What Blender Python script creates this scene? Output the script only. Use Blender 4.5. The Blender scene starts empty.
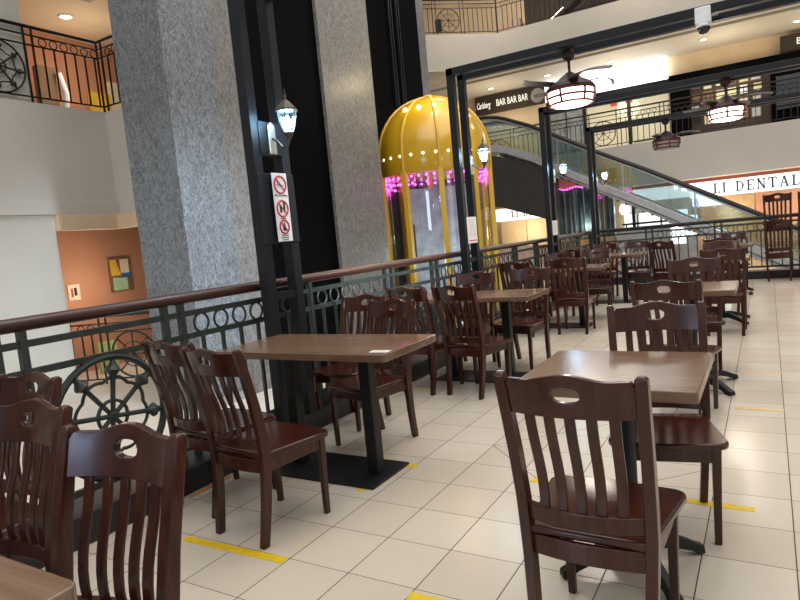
import bpy, bmesh, math, random
from mathutils import Vector, Matrix
PI = math.pi
R = math.radians
random.seed(7)
sc = bpy.context.scene
COL = sc.collection

# ------------------------------------------------------------------ materials
def _nt(name):
    m = bpy.data.materials.new(name); m.use_nodes = True
    nt = m.node_tree; b = nt.nodes['Principled BSDF']
    return m, nt, b

def N(nt, typ, **kw):
    n = nt.nodes.new(typ)
    for k, v in kw.items(): setattr(n, k, v)
    return n

def ramp(nt, fac, stops):
    r = N(nt, 'ShaderNodeValToRGB'); e = r.color_ramp.elements
    while len(e) < len(stops): e.new(0.5)
    for i, (p, c) in enumerate(stops):
        e[i].position = p; e[i].color = (*c, 1)
    nt.links.new(fac, r.inputs[0]); return r.outputs[0]

def pm(name, col, rough=.5, metal=0., var=.12, scale=6., bump=0., spec=.5, coat=0.):
    m, nt, b = _nt(name)
    tc = N(nt, 'ShaderNodeTexCoord'); no = N(nt, 'ShaderNodeTexNoise')
    no.inputs['Scale'].default_value = scale; no.inputs['Detail'].default_value = 4
    nt.links.new(tc.outputs['Object'], no.inputs['Vector'])
    lo = tuple(c * (1 - var) for c in col); hi = tuple(min(1, c * (1 + var)) for c in col)
    nt.links.new(ramp(nt, no.outputs['Fac'], [(.3, lo), (.7, hi)]), b.inputs['Base Color'])
    b.inputs['Roughness'].default_value = rough; b.inputs['Metallic'].default_value = metal
    b.inputs['Specular IOR Level'].default_value = spec
    b.inputs['Coat Weight'].default_value = coat; b.inputs['Coat Roughness'].default_value = .12
    if bump:
        bp = N(nt, 'ShaderNodeBump'); bp.inputs['Strength'].default_value = bump; bp.inputs['Distance'].default_value = .01
        nt.links.new(no.outputs['Fac'], bp.inputs['Height']); nt.links.new(bp.outputs[0], b.inputs['Normal'])
    return m

def em(name, col, s):
    m, nt, b = _nt(name)
    b.inputs['Base Color'].default_value = (*col, 1); b.inputs['Roughness'].default_value = .4
    b.inputs['Emission Color'].default_value = (*col, 1); b.inputs['Emission Strength'].default_value = s
    return m

def wood(name, c1, c2, c3, rough, sx=1.2, sy=22., coat=0., spec=.5, axis=0):
    m, nt, b = _nt(name)
    tc = N(nt, 'ShaderNodeTexCoord'); mp = N(nt, 'ShaderNodeMapping')
    s = [sy, sy, sy]; s[axis] = sx
    mp.inputs['Scale'].default_value = s
    no = N(nt, 'ShaderNodeTexNoise'); no.inputs['Scale'].default_value = 1.; no.inputs['Detail'].default_value = 6; no.inputs['Distortion'].default_value = .6
    nt.links.new(tc.outputs['Object'], mp.inputs[0]); nt.links.new(mp.outputs[0], no.inputs['Vector'])
    nt.links.new(ramp(nt, no.outputs['Fac'], [(.25, c1), (.5, c2), (.75, c3)]), b.inputs['Base Color'])
    b.inputs['Roughness'].default_value = rough; b.inputs['Coat Weight'].default_value = coat
    b.inputs['Coat Roughness'].default_value = .1; b.inputs['Specular IOR Level'].default_value = spec
    return m

def glass(name, col, gl=.12, rough=.03):
    m, nt, b = _nt(name)
    nt.nodes.remove(b); out = nt.nodes['Material Output']
    t = N(nt, 'ShaderNodeBsdfTransparent'); t.inputs[0].default_value = (*col, 1)
    g = N(nt, 'ShaderNodeBsdfGlossy'); g.inputs['Roughness'].default_value = rough
    lw = N(nt, 'ShaderNodeLayerWeight'); lw.inputs[0].default_value = .25
    mt = N(nt, 'ShaderNodeMath', operation='MULTIPLY_ADD'); mt.inputs[1].default_value = .5; mt.inputs[2].default_value = gl
    nt.links.new(lw.outputs['Fresnel'], mt.inputs[0])
    mx = N(nt, 'ShaderNodeMixShader')
    nt.links.new(mt.outputs[0], mx.inputs[0]); nt.links.new(t.outputs[0], mx.inputs[1]); nt.links.new(g.outputs[0], mx.inputs[2])
    nt.links.new(mx.outputs[0], out.inputs[0])
    return m

TILE = .32
def tile_mat():
    m, nt, b = _nt('floor_tile')
    L = nt.links.new
    tc = N(nt, 'ShaderNodeTexCoord'); sp = N(nt, 'ShaderNodeSeparateXYZ'); L(tc.outputs['Object'], sp.inputs[0])
    def mth(op, a, c=None, v=None):
        n = N(nt, 'ShaderNodeMath', operation=op)
        for i, x in enumerate((a, c)):
            if x is None: continue
            if isinstance(x, (int, float)): n.inputs[i].default_value = x
            else: L(x, n.inputs[i])
        return n.outputs[0]
    ux = mth('DIVIDE', sp.outputs[0], TILE); uy = mth('DIVIDE', sp.outputs[1], TILE)
    def line(u, w):
        f = mth('FRACT', mth('ADD', u, 1000.5)); d = mth('ABSOLUTE', mth('SUBTRACT', f, .5))
        return mth('LESS_THAN', d, w)
    g = mth('MAXIMUM', line(ux, .0075), line(uy, .0055))
    # diamond inlay joints beside the near table
    dd = mth('ADD', mth('ABSOLUTE', mth('SUBTRACT', ux, 3.)), mth('ABSOLUTE', mth('SUBTRACT', uy, 5.)))
    g = mth('MAXIMUM', g, mth('LESS_THAN', mth('ABSOLUTE', mth('SUBTRACT', dd, 2.)), .011))
    cx = mth('FLOOR', ux); cy = mth('FLOOR', uy)
    cb = N(nt, 'ShaderNodeCombineXYZ'); L(cx, cb.inputs[0]); L(cy, cb.inputs[1])
    wn = N(nt, 'ShaderNodeTexWhiteNoise'); L(cb.outputs[0], wn.inputs['Vector'])
    no = N(nt, 'ShaderNodeTexNoise'); no.inputs['Scale'].default_value = 1.7; no.inputs['Detail'].default_value = 5
    L(tc.outputs['Object'], no.inputs['Vector'])
    fac = mth('ADD', mth('MULTIPLY', wn.outputs['Value'], .35), mth('MULTIPLY', no.outputs['Fac'], .65))
    col = ramp(nt, fac, [(.2, (.56, .475, .375)), (.55, (.62, .545, .445)), (.85, (.68, .615, .52))])
    mx = N(nt, 'ShaderNodeMix', data_type='RGBA'); L(g, mx.inputs[0]); L(col, mx.inputs[6])
    mx.inputs[7].default_value = (.075, .045, .03, 1)
    L(mx.outputs[2], b.inputs['Base Color'])
    rg = mth('ADD', mth('MULTIPLY', g, .5), mth('MULTIPLY', no.outputs['Fac'], .06)); L(mth('ADD', rg, .2), b.inputs['Roughness'])
    b.inputs['Specular IOR Level'].default_value = .4
    return m

def column_mat(name, dark, mid, lite):
    m, nt, b = _nt(name); L = nt.links.new
    tc = N(nt, 'ShaderNodeTexCoord')
    a = N(nt, 'ShaderNodeTexNoise'); a.inputs['Scale'].default_value = 11; a.inputs['Detail'].default_value = 4; a.inputs['Distortion'].default_value = 2.4
    v = N(nt, 'ShaderNodeTexNoise'); v.inputs['Scale'].default_value = 26; v.inputs['Detail'].default_value = 3; v.inputs['Distortion'].default_value = 3.5
    mp = N(nt, 'ShaderNodeMapping'); mp.inputs['Scale'].default_value = (1, 1, .6)
    L(tc.outputs['Object'], mp.inputs[0]); L(mp.outputs[0], a.inputs['Vector']); L(mp.outputs[0], v.inputs['Vector'])
    c1 = ramp(nt, a.outputs['Fac'], [(.36, dark), (.55, mid), (.72, tuple(x * 1.2 for x in mid))])
    fl = ramp(nt, v.outputs['Fac'], [(.56, (0, 0, 0)), (.66, (.8, .8, .8))])
    mx = N(nt, 'ShaderNodeMix', data_type='RGBA'); L(fl, mx.inputs[0]); L(c1, mx.inputs[6]); mx.inputs[7].default_value = (*lite, 1)
    L(mx.outputs[2], b.inputs['Base Color']); b.inputs['Roughness'].default_value = .42
    return m

M = {}
M['tile'] = tile_mat()
M['cream_floor'] = pm('cream_lower_floor', (.66, .60, .51), .5, var=.05, scale=2)
M['chair'] = wood('mahogany_stained_wood', (.028, .0064, .0036), (.046, .0115, .0062), (.070, .020, .0105), .22, 2., 30., coat=.1, axis=2, spec=.4)
M['seatwood'] = wood('mahogany_stained_seat', (.027, .0056, .0031), (.044, .0098, .0053), (.062, .016, .0085), .2, 2., 24., coat=.12, axis=1, spec=.4)
M['laminate'] = wood('brown_laminate', (.115, .060, .034), (.172, .097, .057), (.235, .140, .087), .2, 1.1, 30., spec=.7, axis=0)
M['black_metal'] = pm('black_painted_metal', (.009, .010, .011), .42, 0, .2, 20, spec=.3)
M['charcoal'] = pm('charcoal_painted_steel', (.011, .013, .017), .45, 0, .15, 12, spec=.3)
M['kerb'] = pm('black_kerb', (.012, .013, .014), .3, 0, .25, 8)
M['rail_green'] = pm('dark_green_iron', (.032, .041, .036), .45, .1, .3, 25, .1)
M['rail_black'] = pm('black_iron', (.012, .010, .010), .45, .2, .2, 25)
M['handrail'] = wood('polished_handrail', (.030, .009, .006), (.052, .017, .011), (.08, .03, .019), .3, 1.5, 30., coat=.1, axis=0)
M['white_wall'] = pm('off_white_paint', (.66, .615, .53), .7, 0, .03, 2)
M['fascia'] = pm('warm_white_fascia', (.66, .61, .54), .65, 0, .03, 1.5)
M['cream'] = pm('cream_paint', (.80, .62, .42), .6, 0, .05, 2)
M['orange'] = pm('terracotta_paint', (.56, .27, .155), .65, 0, .06, 2)
M['col'] = column_mat('mottled_grey_vinyl', (.09, .097, .105), (.165, .178, .19), (.40, .43, .46))
M['col2'] = column_mat('mottled_taupe_vinyl', (.11, .105, .10), (.19, .182, .175), (.38, .37, .36))
M['void'] = pm('matt_black_cladding', (.0015, .0015, .002), .7, 0, .2, 3, spec=.04)
M['yellow'] = pm('yellow_lacquer', (.62, .36, .012), .22, 0, .06, 3, coat=.5)
M['yellow_trim'] = pm('yellow_trim_lacquer', (.66, .41, .03), .3, 0, .06, 6)
M['clear'] = glass('clear_glass', (.93, .96, .97))
M['lampglass'] = glass('blue_tinted_lamp_glass', (.62, .82, .95), .12)
M['greenish'] = glass('pale_green_glass', (.86, .93, .94), .12)
M['blueglass'] = glass('blue_grey_glass', (.62, .74, .80), .2)
M['lamp_white'] = em('cool_lantern_glow', (.80, .93, 1.0), 9.)
M['bulb_hot'] = em('lantern_bulb', (.9, .97, 1.), 30.)
M['fan_glow'] = em('warm_fan_lamp_glow', (1., .86, .78), 5.)
M['fan_dim'] = em('dim_fan_lamp_glow', (.42, .38, .35), .03)
M['downlight'] = em('downlight_glow', (1., .82, .55), 14.)
M['magenta'] = em('magenta_led', (1., .08, .85), 6.)
M['bulb'] = em('warm_pea_bulb', (1., .80, .5), 2.0)
M['glint_glow'] = em('warm_dome_glint', (1., .86, .55), 25.)  # glow standing in for reflections on the lift dome
M['sign_white'] = em('backlit_white_sign', (.90, .95, 1.), 2.6)
M['sign_dental'] = em('backlit_dental_sign', (.95, .97, 1.), .85)
M['shop_light'] = em('lit_shop_window', (.88, .96, 1.), 1.3)
M['shop_tan'] = em('lit_shop_interior', (.80, .70, .50), .45)
M['letter_lit'] = em('lit_letters', (.9, .88, .8), .6)
M['letter_dark'] = pm('dark_blue_letters', (.05, .055, .10), .5)
M['red'] = pm('sign_red', (.62, .03, .05), .5)
M['ink'] = pm('black_ink', (.015, .015, .018), .6)
M['paper'] = pm('white_sign_board', (.86, .86, .84), .4, 0, .02)
M['brass'] = pm('pale_brass_plate', (.55, .52, .42), .35, .7)
M['pewter'] = pm('weathered_lantern_metal', (.10, .085, .07), .45, .6)
M['fanmetal'] = pm('dark_bronze_fan_metal', (.045, .025, .022), .4, .4)
M['fanred'] = pm('copper_red_cage', (.16, .035, .03), .35, .5)
M['blade'] = pm('smoky_fan_blade', (.09, .085, .08), .4)
M['steel'] = pm('brushed_steel', (.5, .51, .52), .35, .8)
M['skirtmetal'] = pm('escalator_cladding', (.50, .51, .52), .35, .4)
M['truss'] = pm('dark_escalator_underside', (.035, .033, .03), .55)
M['step'] = pm('escalator_step_metal', (.16, .16, .17), .4, .6)
M['rubber'] = pm('black_rubber', (.012, .012, .013), .5)
M['tape'] = pm('yellow_floor_tape', (.74, .50, .015), .4, 0, .12, 30)
M['tape_old'] = pm('faded_floor_tape', (.72, .50, .20), .5, 0, .12, 30)
M['tape_orange'] = pm('orange_floor_tape', (.55, .22, .04), .5, 0, .2, 30)
M['brownsign'] = pm('dark_brown_signboard', (.045, .03, .022), .5)
M['darkwall'] = pm('dark_brown_panelling', (.05, .035, .028), .6)
M['tanpanel'] = pm('light_tan_panel', (.74, .58, .36), .5, 0, .08, 3)
M['woodpanel'] = pm('honey_wood_panel', (.50, .30, .14), .45, 0, .2, 4)
M['redtrim'] = pm('brick_red_trim', (.34, .09, .05), .5)
M['plastic'] = pm('white_plastic', (.78, .79, .80), .35)
M['smoked'] = pm('smoked_dome', (.02, .022, .03), .08)
M['pink'] = pm('pale_pink_wall', (.62, .45, .40), .6)
M['curtain'] = pm('blue_grey_curtain', (.30, .34, .37), .6, 0, .3, 4)
M['art_y'] = pm('ochre_paint', (.75, .48, .05), .6); M['art_r'] = pm('crimson_paint', (.42, .05, .05), .6)
M['art_c'] = pm('ivory_paint', (.78, .70, .50), .6); M['art_b'] = pm('blue_paint', (.05, .15, .38), .6)
M['art_g'] = pm('mint_paint', (.42, .60, .40), .6); M['art_n'] = pm('umber_paint', (.22, .12, .06), .6)
M['green_item'] = pm('lime_board', (.55, .65, .25), .6)

# ------------------------------------------------------------------ mesh builder
class MB:
    def __init__(s): s.v = []; s.f = []
    def add(s, vs, fs):
        o = len(s.v); s.v += [tuple(v) for v in vs]; s.f += [tuple(i + o for i in f) for f in fs]; return s
    def box(s, c, d, rz=0.):
        x, y, z = (k / 2 for k in d); cs, sn = math.cos(rz), math.sin(rz); vs = []
        for a, b, e in ((-x, -y, -z), (x, -y, -z), (x, y, -z), (-x, y, -z), (-x, -y, z), (x, -y, z), (x, y, z), (-x, y, z)):
            vs.append((c[0] + a * cs - b * sn, c[1] + a * sn + b * cs, c[2] + e))
        return s.add(vs, [(3, 2, 1, 0), (4, 5, 6, 7), (0, 1, 5, 4), (1, 2, 6, 5), (2, 3, 7, 6), (3, 0, 4, 7)])
    def bb(s, x0, x1, y0, y1, z0, z1):
        return s.box(((x0 + x1) / 2, (y0 + y1) / 2, (z0 + z1) / 2), (x1 - x0, y1 - y0, z1 - z0))
    def loft(s, rings, closed=False, caps=True):
        n = len(rings[0]); vs = [p for r in rings for p in r]; fs = []
        k = len(rings)
        for i in range(k if closed else k - 1):
            a, b = i * n, ((i + 1) % k) * n
            for j in range(n):
                j2 = (j + 1) % n; fs.append((a + j, a + j2, b + j2, b + j))
        if caps and not closed:
            fs.append(tuple(range(n - 1, -1, -1))); fs.append(tuple((k - 1) * n + j for j in range(n)))
        return s.add(vs, fs)
    def tube(s, pts, r, n=8, closed=False):
        pts = [Vector(p) for p in pts]; k = len(pts); rings = []; up = None
        for i, p in enumerate(pts):
            t = (pts[(i + 1) % k] - pts[i - 1]) if closed else (pts[min(i + 1, k - 1)] - pts[max(i - 1, 0)])
            t.normalize()
            if up is None:
                up = Vector((0, 0, 1)) if abs(t.z) < .9 else Vector((0, 1, 0))
            up = (up - t * up.dot(t)).normalized(); w = t.cross(up)
            rr = r[i] if isinstance(r, (list, tuple)) else r
            rings.append([p + (up * math.cos(a) + w * math.sin(a)) * rr for a in (2 * PI * j / n for j in range(n))])
        return s.loft(rings, closed)
    def bar(s, p0, p1, w, h, up=(0, 0, 1)):
        p0, p1 = Vector(p0), Vector(p1); t = (p1 - p0).normalized(); up = Vector(up)
        if abs(t.dot(up)) > .99: up = Vector((1, 0, 0))
        u = (up - t * up.dot(t)).normalized(); v = t.cross(u); rings = []
        for p in (p0, p1):
            rings.append([p + v * a * w / 2 + u * b * h / 2 for a, b in ((-1, -1), (1, -1), (1, 1), (-1, 1))])
        return s.loft(rings)
    def lathe(s, prof, n=24, c=(0, 0, 0), ax='z', caps=True):
        rings = []
        for r, z in prof:
            ring = []
            for j in range(n):
                a = 2 * PI * j / n; x, y = r * math.cos(a), r * math.sin(a)
                ring.append((c[0] + x, c[1] + y, c[2] + z) if ax == 'z' else ((c[0] + z, c[1] + x, c[2] + y) if ax == 'x' else (c[0] + x, c[1] + z, c[2] + y)))
            rings.append(ring)
        return s.loft(rings, caps=caps)
    def ring(s, c, R0, r, plane='xz', n=24, m=6):
        pts = []
        for j in range(n):
            a = 2 * PI * j / n; x, y = R0 * math.cos(a), R0 * math.sin(a)
            pts.append((c[0] + x, c[1], c[2] + y) if plane == 'xz' else ((c[0] + x, c[1] + y, c[2]) if plane == 'xy' else (c[0], c[1] + x, c[2] + y)))
        return s.tube(pts, r, m, True)
    def prism(s, poly, z0, z1, ax='z'):
        def P(a, b, c): return (a, b, c) if ax == 'z' else ((c, a, b) if ax == 'x' else (a, c, b))
        n = len(poly)
        vs = [P(x, y, z0) for x, y in poly] + [P(x, y, z1) for x, y in poly]
        fs = [tuple(range(n - 1, -1, -1)), tuple(range(n, 2 * n))] + [(i, (i + 1) % n, n + (i + 1) % n, n + i) for i in range(n)]
        return s.add(vs, fs)
    def mesh(s, name, mat, smooth=False):
        me = bpy.data.meshes.new(name); me.from_pydata(s.v, [], s.f)
        bm = bmesh.new(); bm.from_mesh(me); bmesh.ops.recalc_face_normals(bm, faces=bm.faces); bm.to_mesh(me); bm.free()
        if smooth:
            me.polygons.foreach_set('use_smooth', [True] * len(me.polygons)); me.set_sharp_from_angle(angle=R(38))
        me.materials.append(M[mat]); return me
    def build(s, name, mat, parent=None, smooth=False, bevel=0., loc=(0, 0, 0)):
        o = bpy.data.objects.new(name, s.mesh(name, mat, smooth)); COL.objects.link(o); o.location = loc
        if parent: o.parent = parent
        if bevel:
            md = o.modifiers.new('bevel', 'BEVEL'); md.width = bevel; md.segments = 2; md.limit_method = 'ANGLE'; md.angle_limit = R(40)
        return o

def inst(o, parent=None, loc=None, rz=None):
    c = o.copy(); COL.objects.link(c)
    if parent: c.parent = parent
    if loc is not None: c.location = loc
    if rz is not None: c.rotation_euler = (0, 0, rz)
    return c

def tag(o, label, cat, group=None, kind=None):
    o['label'] = label; o['category'] = cat
    if group: o['group'] = group
    if kind: o['kind'] = kind
    return o

def thing(name, label, cat, loc=(0, 0, 0), rz=0., group=None):
    o = bpy.data.objects.new(name, None); COL.objects.link(o); o.empty_display_size = .1
    o.location = loc; o.rotation_euler = (0, 0, rz)
    return tag(o, label, cat, group)

def struct(o, label=None, cat='building'):
    o['kind'] = 'structure'
    o['label'] = label or o.name.replace('_', ' '); o['category'] = cat
    return o

def copy_tree(o, parent=None):
    c = o.copy(); COL.objects.link(c)
    if parent: c.parent = parent
    for ch in list(o.children): copy_tree(ch, c)
    return c

def place(proto, used, label, loc, rz):
    o = copy_tree(proto) if used else proto
    o.location = loc; o.rotation_euler = (0, 0, rz); o['label'] = label
    return o

def text(name, body, size, mat, parent, loc, rot, depth=.004, sx=1., font_shear=0., align='CENTER'):
    cu = bpy.data.curves.new(name, 'FONT'); cu.body = body; cu.size = size; cu.extrude = depth
    cu.align_x = align; cu.align_y = 'CENTER'; cu.shear = font_shear; cu.resolution_u = 3
    t = bpy.data.objects.new(name, cu); COL.objects.link(t)
    dg = bpy.context.evaluated_depsgraph_get(); me = bpy.data.meshes.new_from_object(t.evaluated_get(dg))
    bpy.data.objects.remove(t); me.materials.clear(); me.materials.append(M[mat]); me.name = name
    o = bpy.data.objects.new(name, me); COL.objects.link(o); o.parent = parent
    o.location = loc; o.rotation_euler = rot; o.scale = (sx, 1, 1)
    return o
def letters(body, size, mat, parent, loc, rot, depth=.004, sx=1., shear=0.):
    o = text('letter', body, size, mat, parent, loc, rot, depth, sx, shear); me = o.data
    par = list(range(len(me.vertices)))
    def find(a):
        while par[a] != a: par[a] = par[par[a]]; a = par[a]
        return a
    for e in me.edges:
        a, b = find(e.vertices[0]), find(e.vertices[1])
        if a != b: par[a] = b
    groups = {}
    for p in me.polygons: groups.setdefault(find(p.vertices[0]), []).append(p)
    for ps in groups.values():
        mb = MB(); idx = {}
        for p in ps:
            for v in p.vertices:
                if v not in idx: idx[v] = len(mb.v); mb.v.append(tuple(me.vertices[v].co))
            mb.f.append(tuple(idx[v] for v in p.vertices))
        c = mb.build('letter', mat, parent); c.location = loc; c.rotation_euler = rot; c.scale = (sx, 1, 1)
    bpy.data.objects.remove(o)
def serif(body, h, mat, parent, cx, z0, adv=None):
    T, t_ = .16 * h, .085 * h; S_ = .10 * h; W_ = {'L': .62, 'I': .30, 'D': .74, 'E': .66, 'N': .78, 'T': .70, 'A': .78, 'B': .66, ' ': .42}
    tot = sum(W_[c] + .2 for c in body) * h; x = cx - tot / 2
    for ch in body:
        w = W_[ch] * h; m_ = MB()
        def st(px, a=0., b=1., th=T): m_.box((x + px, -.01, z0 + (a + b) / 2 * h), (th, .02, (b - a) * h))
        def hz_(p0, p1, zz, th=t_): m_.box((x + (p0 + p1) / 2, -.01, z0 + zz), (p1 - p0, .022, th))
        def sf(px, zz, ww=None): ww = ww or T + 2 * S_; hz_(px - ww / 2, px + ww / 2, zz)
        lo, hi = t_ / 2, h - t_ / 2
        if ch in 'LIDEBT':
            px = w / 2 if ch in 'IT' else T / 2 + S_
            st(px); sf(px, lo); sf(px, hi)
        if ch == 'L': hz_(S_, w, lo); m_.box((x + w - t_ / 2, -.01, z0 + .13 * h), (t_, .02, .26 * h))
        if ch == 'T':
            hz_(0, w, hi)
            for px in (t_ / 2, w - t_ / 2): m_.box((x + px, -.01, z0 + h * .88), (t_, .02, .24 * h))
        if ch == 'E':
            hz_(S_, w, lo); hz_(S_, w, hi); hz_(S_, w * .8, h / 2)
            for zz in (.12, .88): m_.box((x + w - t_ / 2, -.01, z0 + zz * h), (t_, .02, .24 * h))
        if ch in 'DB':
            for c0, rz_ in (((.5, .5),) if ch == 'D' else ((.26, .26), (.76, .24))):
                rings = []
                for i in range(13):
                    a = -PI / 2 + PI * i / 12; th = t_ + (T - t_) * math.cos(a) ** 2
                    ex, ez = (w - T / 2 - S_), rz_ * h; ix, iz = ex - th, ez - t_
                    p = lambda rx, rz2: (x + T / 2 + S_ + rx * math.cos(a), z0 + c0 * h + rz2 * math.sin(a))
                    o_, i_ = p(ex, ez), p(ix, iz)
                    rings.append([(o_[0], 0, o_[1]), (o_[0], -.02, o_[1]), (i_[0], -.02, i_[1]), (i_[0], 0, i_[1])])
                m_.loft(rings)
        if ch == 'N':
            st(t_ + S_ * .6, th=t_); st(w - t_ - S_ * .6, th=t_); sf(t_ + S_ * .6, lo, .3 * h); sf(t_ + S_ * .6, hi, .3 * h); sf(w - t_ - S_ * .6, hi, .3 * h)
            m_.bar((x + S_, -.01, z0 + h), (x + w - S_, -.01, z0), .02, T, (1, 0, 0))
        if ch == 'A':
            m_.bar((x + S_, -.01, z0), (x + w / 2, -.01, z0 + h), .02, t_, (1, 0, 0)); m_.bar((x + w - S_ * 1.2, -.01, z0), (x + w / 2, -.01, z0 + h), .02, T, (1, 0, 0))
            hz_(w * .25, w * .75, h * .34); sf(S_, lo, .26 * h); sf(w - S_ * 1.2, lo, .34 * h)
        if ch != ' ': m_.build('letter', mat, parent)
        x += w + .2 * h
FACE_Y = (R(90), 0, 0)          # reads from the -Y side
FACE_X = (R(90), 0, R(90))      # reads from the +X side

def point(name, loc, power, col, rad=.1):
    l = bpy.data.lights.new(name, 'POINT'); l.energy = power; l.color = col; l.shadow_soft_size = rad
    o = bpy.data.objects.new(name, l); COL.objects.link(o); o.location = loc; return o

def area(name, loc, sx, sy, power, col, rot=(0, 0, 0)):
    l = bpy.data.lights.new(name, 'AREA'); l.shape = 'RECTANGLE'; l.size = sx; l.size_y = sy; l.energy = power; l.color = col
    o = bpy.data.objects.new(name, l); COL.objects.link(o); o.location = loc; o.rotation_euler = rot; return o

# ------------------------------------------------------------------ setting
B = lambda *a: MB().bb(*a)
struct(B(-1.4, 7, -5, 11.6, -.5, 0).build('floor', 'tile'), 'cream tiled terrace floor with dark joints', 'floor')
struct(B(-12, 9, -7, 25, -.7, -.5).build('floor_lower', 'cream_floor'), 'pale lower floor beyond the railing', 'floor')
struct(B(-1.42, -1.07, -5, 11.6, 0, .15).build('trim_1', 'kerb', bevel=.008), 'black kerb under the left railing', 'kerb')
struct(B(-1.07, 7, 11.25, 11.6, 0, .15).build('trim_2', 'kerb', bevel=.008), 'black kerb under the far railing', 'kerb')
# left side of the hall
struct(B(-7.6, -7.34, -7, 3.5, -.5, 2.2).build('wall_left', 'white_wall'), 'white wall beyond the left railing', 'wall')
f = B(-12, -7.3, -7, 8, 2.2, 3.84); f.bb(-12, -5.2, 4.57, 7, 2.2, 3.84)
struct(f.build('wall_left_fascia', 'fascia'), 'off white fascia band below the upper left balcony', 'wall')
struct(B(-7.42, -7.26, 3.5, 4.6, 1.96, 2.2).build('trim_3', 'cream', bevel=.01), 'cream lintel above the terracotta recess', 'trim')
struct(B(-7.3, -4.95, 4.5, 4.66, 1.96, 2.2).build('trim_4', 'cream'), 'cream lintel turning the corner', 'trim')
w = B(-9.0, -8.8, 2.5, 12, -.5, 2.2); w.bb(-8.8, -7.6, 3.3, 3.5, -.5, 2.2)
struct(w.build('wall_left_recess', 'orange'), 'terracotta wall of the recess under the balcony', 'wall')
struct(B(-8.0, -7.36, -7, 3.45, 3.84, 9).build('wall_left_upper', 'white_wall'), 'grey white wall behind the upper left balcony', 'wall')
struct(B(-9.2, -9.0, 3.0, 12, 3.84, 5.55).build('wall_left_upper_recess', 'orange'), 'terracotta wall of the upper left corridor', 'wall')
struct(B(-9.3, -7.3, 3.0, 6.5, 5.55, 5.75).build('ceiling_left_upper', 'cream'), 'cream ceiling of the upper left corridor', 'ceiling')
c = B(-7.3, -5.3, 4.57, 6.5, 5.55, 5.75); c.bb(-7.5, -7.3, 3.0, 6.5, 5.75, 9)
struct(c.build('ceiling_left_front', 'cream'), 'cream ceiling strip above the upper balcony corner', 'ceiling')
struct(B(-7.3, -7.27, -7, 4.57, 2.2, 2.42).build('trim_13', 'fascia', bevel=.008), 'moulding along the bottom of the left fascia', 'trim')
# columns and black cladding in the void
c = B(-4.85, -4.0, 3.07, 3.84, -.5, 10)
struct(c.build('wall_column_near', 'col'), 'broad grey mottled column beyond the left railing', 'column')
struct(B(-4.85, -4.03, 3.84, 4.26, -.5, 10).build('wall_column_strip', 'col2'), 'taupe side strip of the near column', 'column')
struct(B(-4.9, -4.0, 6.09, 7.55, -.5, 10).build('wall_column_middle', 'col2'), 'taupe mottled column left of the yellow lift', 'column')
struct(B(-5.2, -4.06, 4.26, 6.09, -.5, 10).build('wall_black_bay', 'void'), 'black recessed bay between the two columns', 'wall')
s = B(-6.2, -5.0, 7.0, 11.36, -.5, 12)
struct(s.build('wall_lift_shaft', 'void'), 'black lift shaft wall behind the yellow lift', 'wall')
s = MB()
for y in (10.0, 10.1, 10.32, 10.42): s.bb(-5.0, -4.95, y, y + .025, 4.2, 12)
struct(s.build('trim_5', 'charcoal'), 'vertical lift guide rails on the black shaft', 'trim')
struct(B(-6.2, -5.0, 11.36, 11.72, -.5, 12).build('wall_column_far', 'col'), 'slim blue grey column right of the lift shaft', 'column')
for nm, x, y0, y1, lab in (('trim_6', -4.0, 3.05, 3.84, 'steel skirting of the near column'), ('trim_7', -4.0, 6.07, 7.57, 'steel skirting of the middle column')):
    struct(B(x, x + .02, y0, y1, -.5, -.38).build(nm, 'steel'), lab, 'trim')
# far side, three levels
struct(B(-12, 9, 18.2, 21.6, 2.3, 3.55).build('wall_far_fascia', 'fascia'), 'pale fascia band of the far first floor balcony', 'wall')
struct(B(-12, 9, 18.2, 22, 6.62, 7.78).build('wall_far_upper_fascia', 'fascia'), 'pale fascia band of the far top balcony', 'wall')
struct(B(-12, 9, 18.9, 21.4, 6.55, 6.62).build('ceiling_far', 'fascia'), 'first floor corridor ceiling on the far side', 'ceiling')
u = MB().prism([(-5.613, 18.2), (-8.6, 15.42), (-12, 15.42), (-12, 18.3)], 6.62, 7.78)
struct(u.build('wall_far_upper_corner', 'fascia'), 'splayed pale fascia corner of the top balcony', 'wall')
struct(B(-12, 9, 21.4, 21.7, 3.55, 6.6).build('wall_far', 'cream'), 'cream wall of the first floor shops', 'wall')
struct(B(-12, 9, 19.2, 19.5, -.5, 2.3).build('wall_far_ground', 'tanpanel'), 'tan ground floor shop wall', 'wall')
struct(B(-12, -5.7, 21.5, 21.7, 7.78, 13).build('wall_far_top_left', 'cream'), 'cream wall of the top floor corridor', 'wall')
struct(B(-5.7, 9, 21.5, 21.7, 7.78, 13).build('wall_far_top', 'darkwall'), 'dark brown panelled wall of the top floor', 'wall')
struct(B(-12, 9, 18.2, 21.7, 11.0, 11.2).build('ceiling_far_top', 'fascia'), 'top floor corridor ceiling', 'ceiling')

# ------------------------------------------------------------------ chairs
PATH = [(0, -.235), (.08, -.222), (.2, -.205), (.33, -.193), (.44, -.190), (.53, -.197), (.68, -.224), (.82, -.257), (.95, -.291)]
def ypost(z):
    for (z0, y0), (z1, y1) in zip(PATH, PATH[1:]):
        if z <= z1: return y0 + (y1 - y0) * (z - z0) / (z1 - z0)
    return PATH[-1][1]
def xpost(z): return .166 + .022 * min(1, z / .44) + .012 * max(0, (z - .44) / .5)

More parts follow.
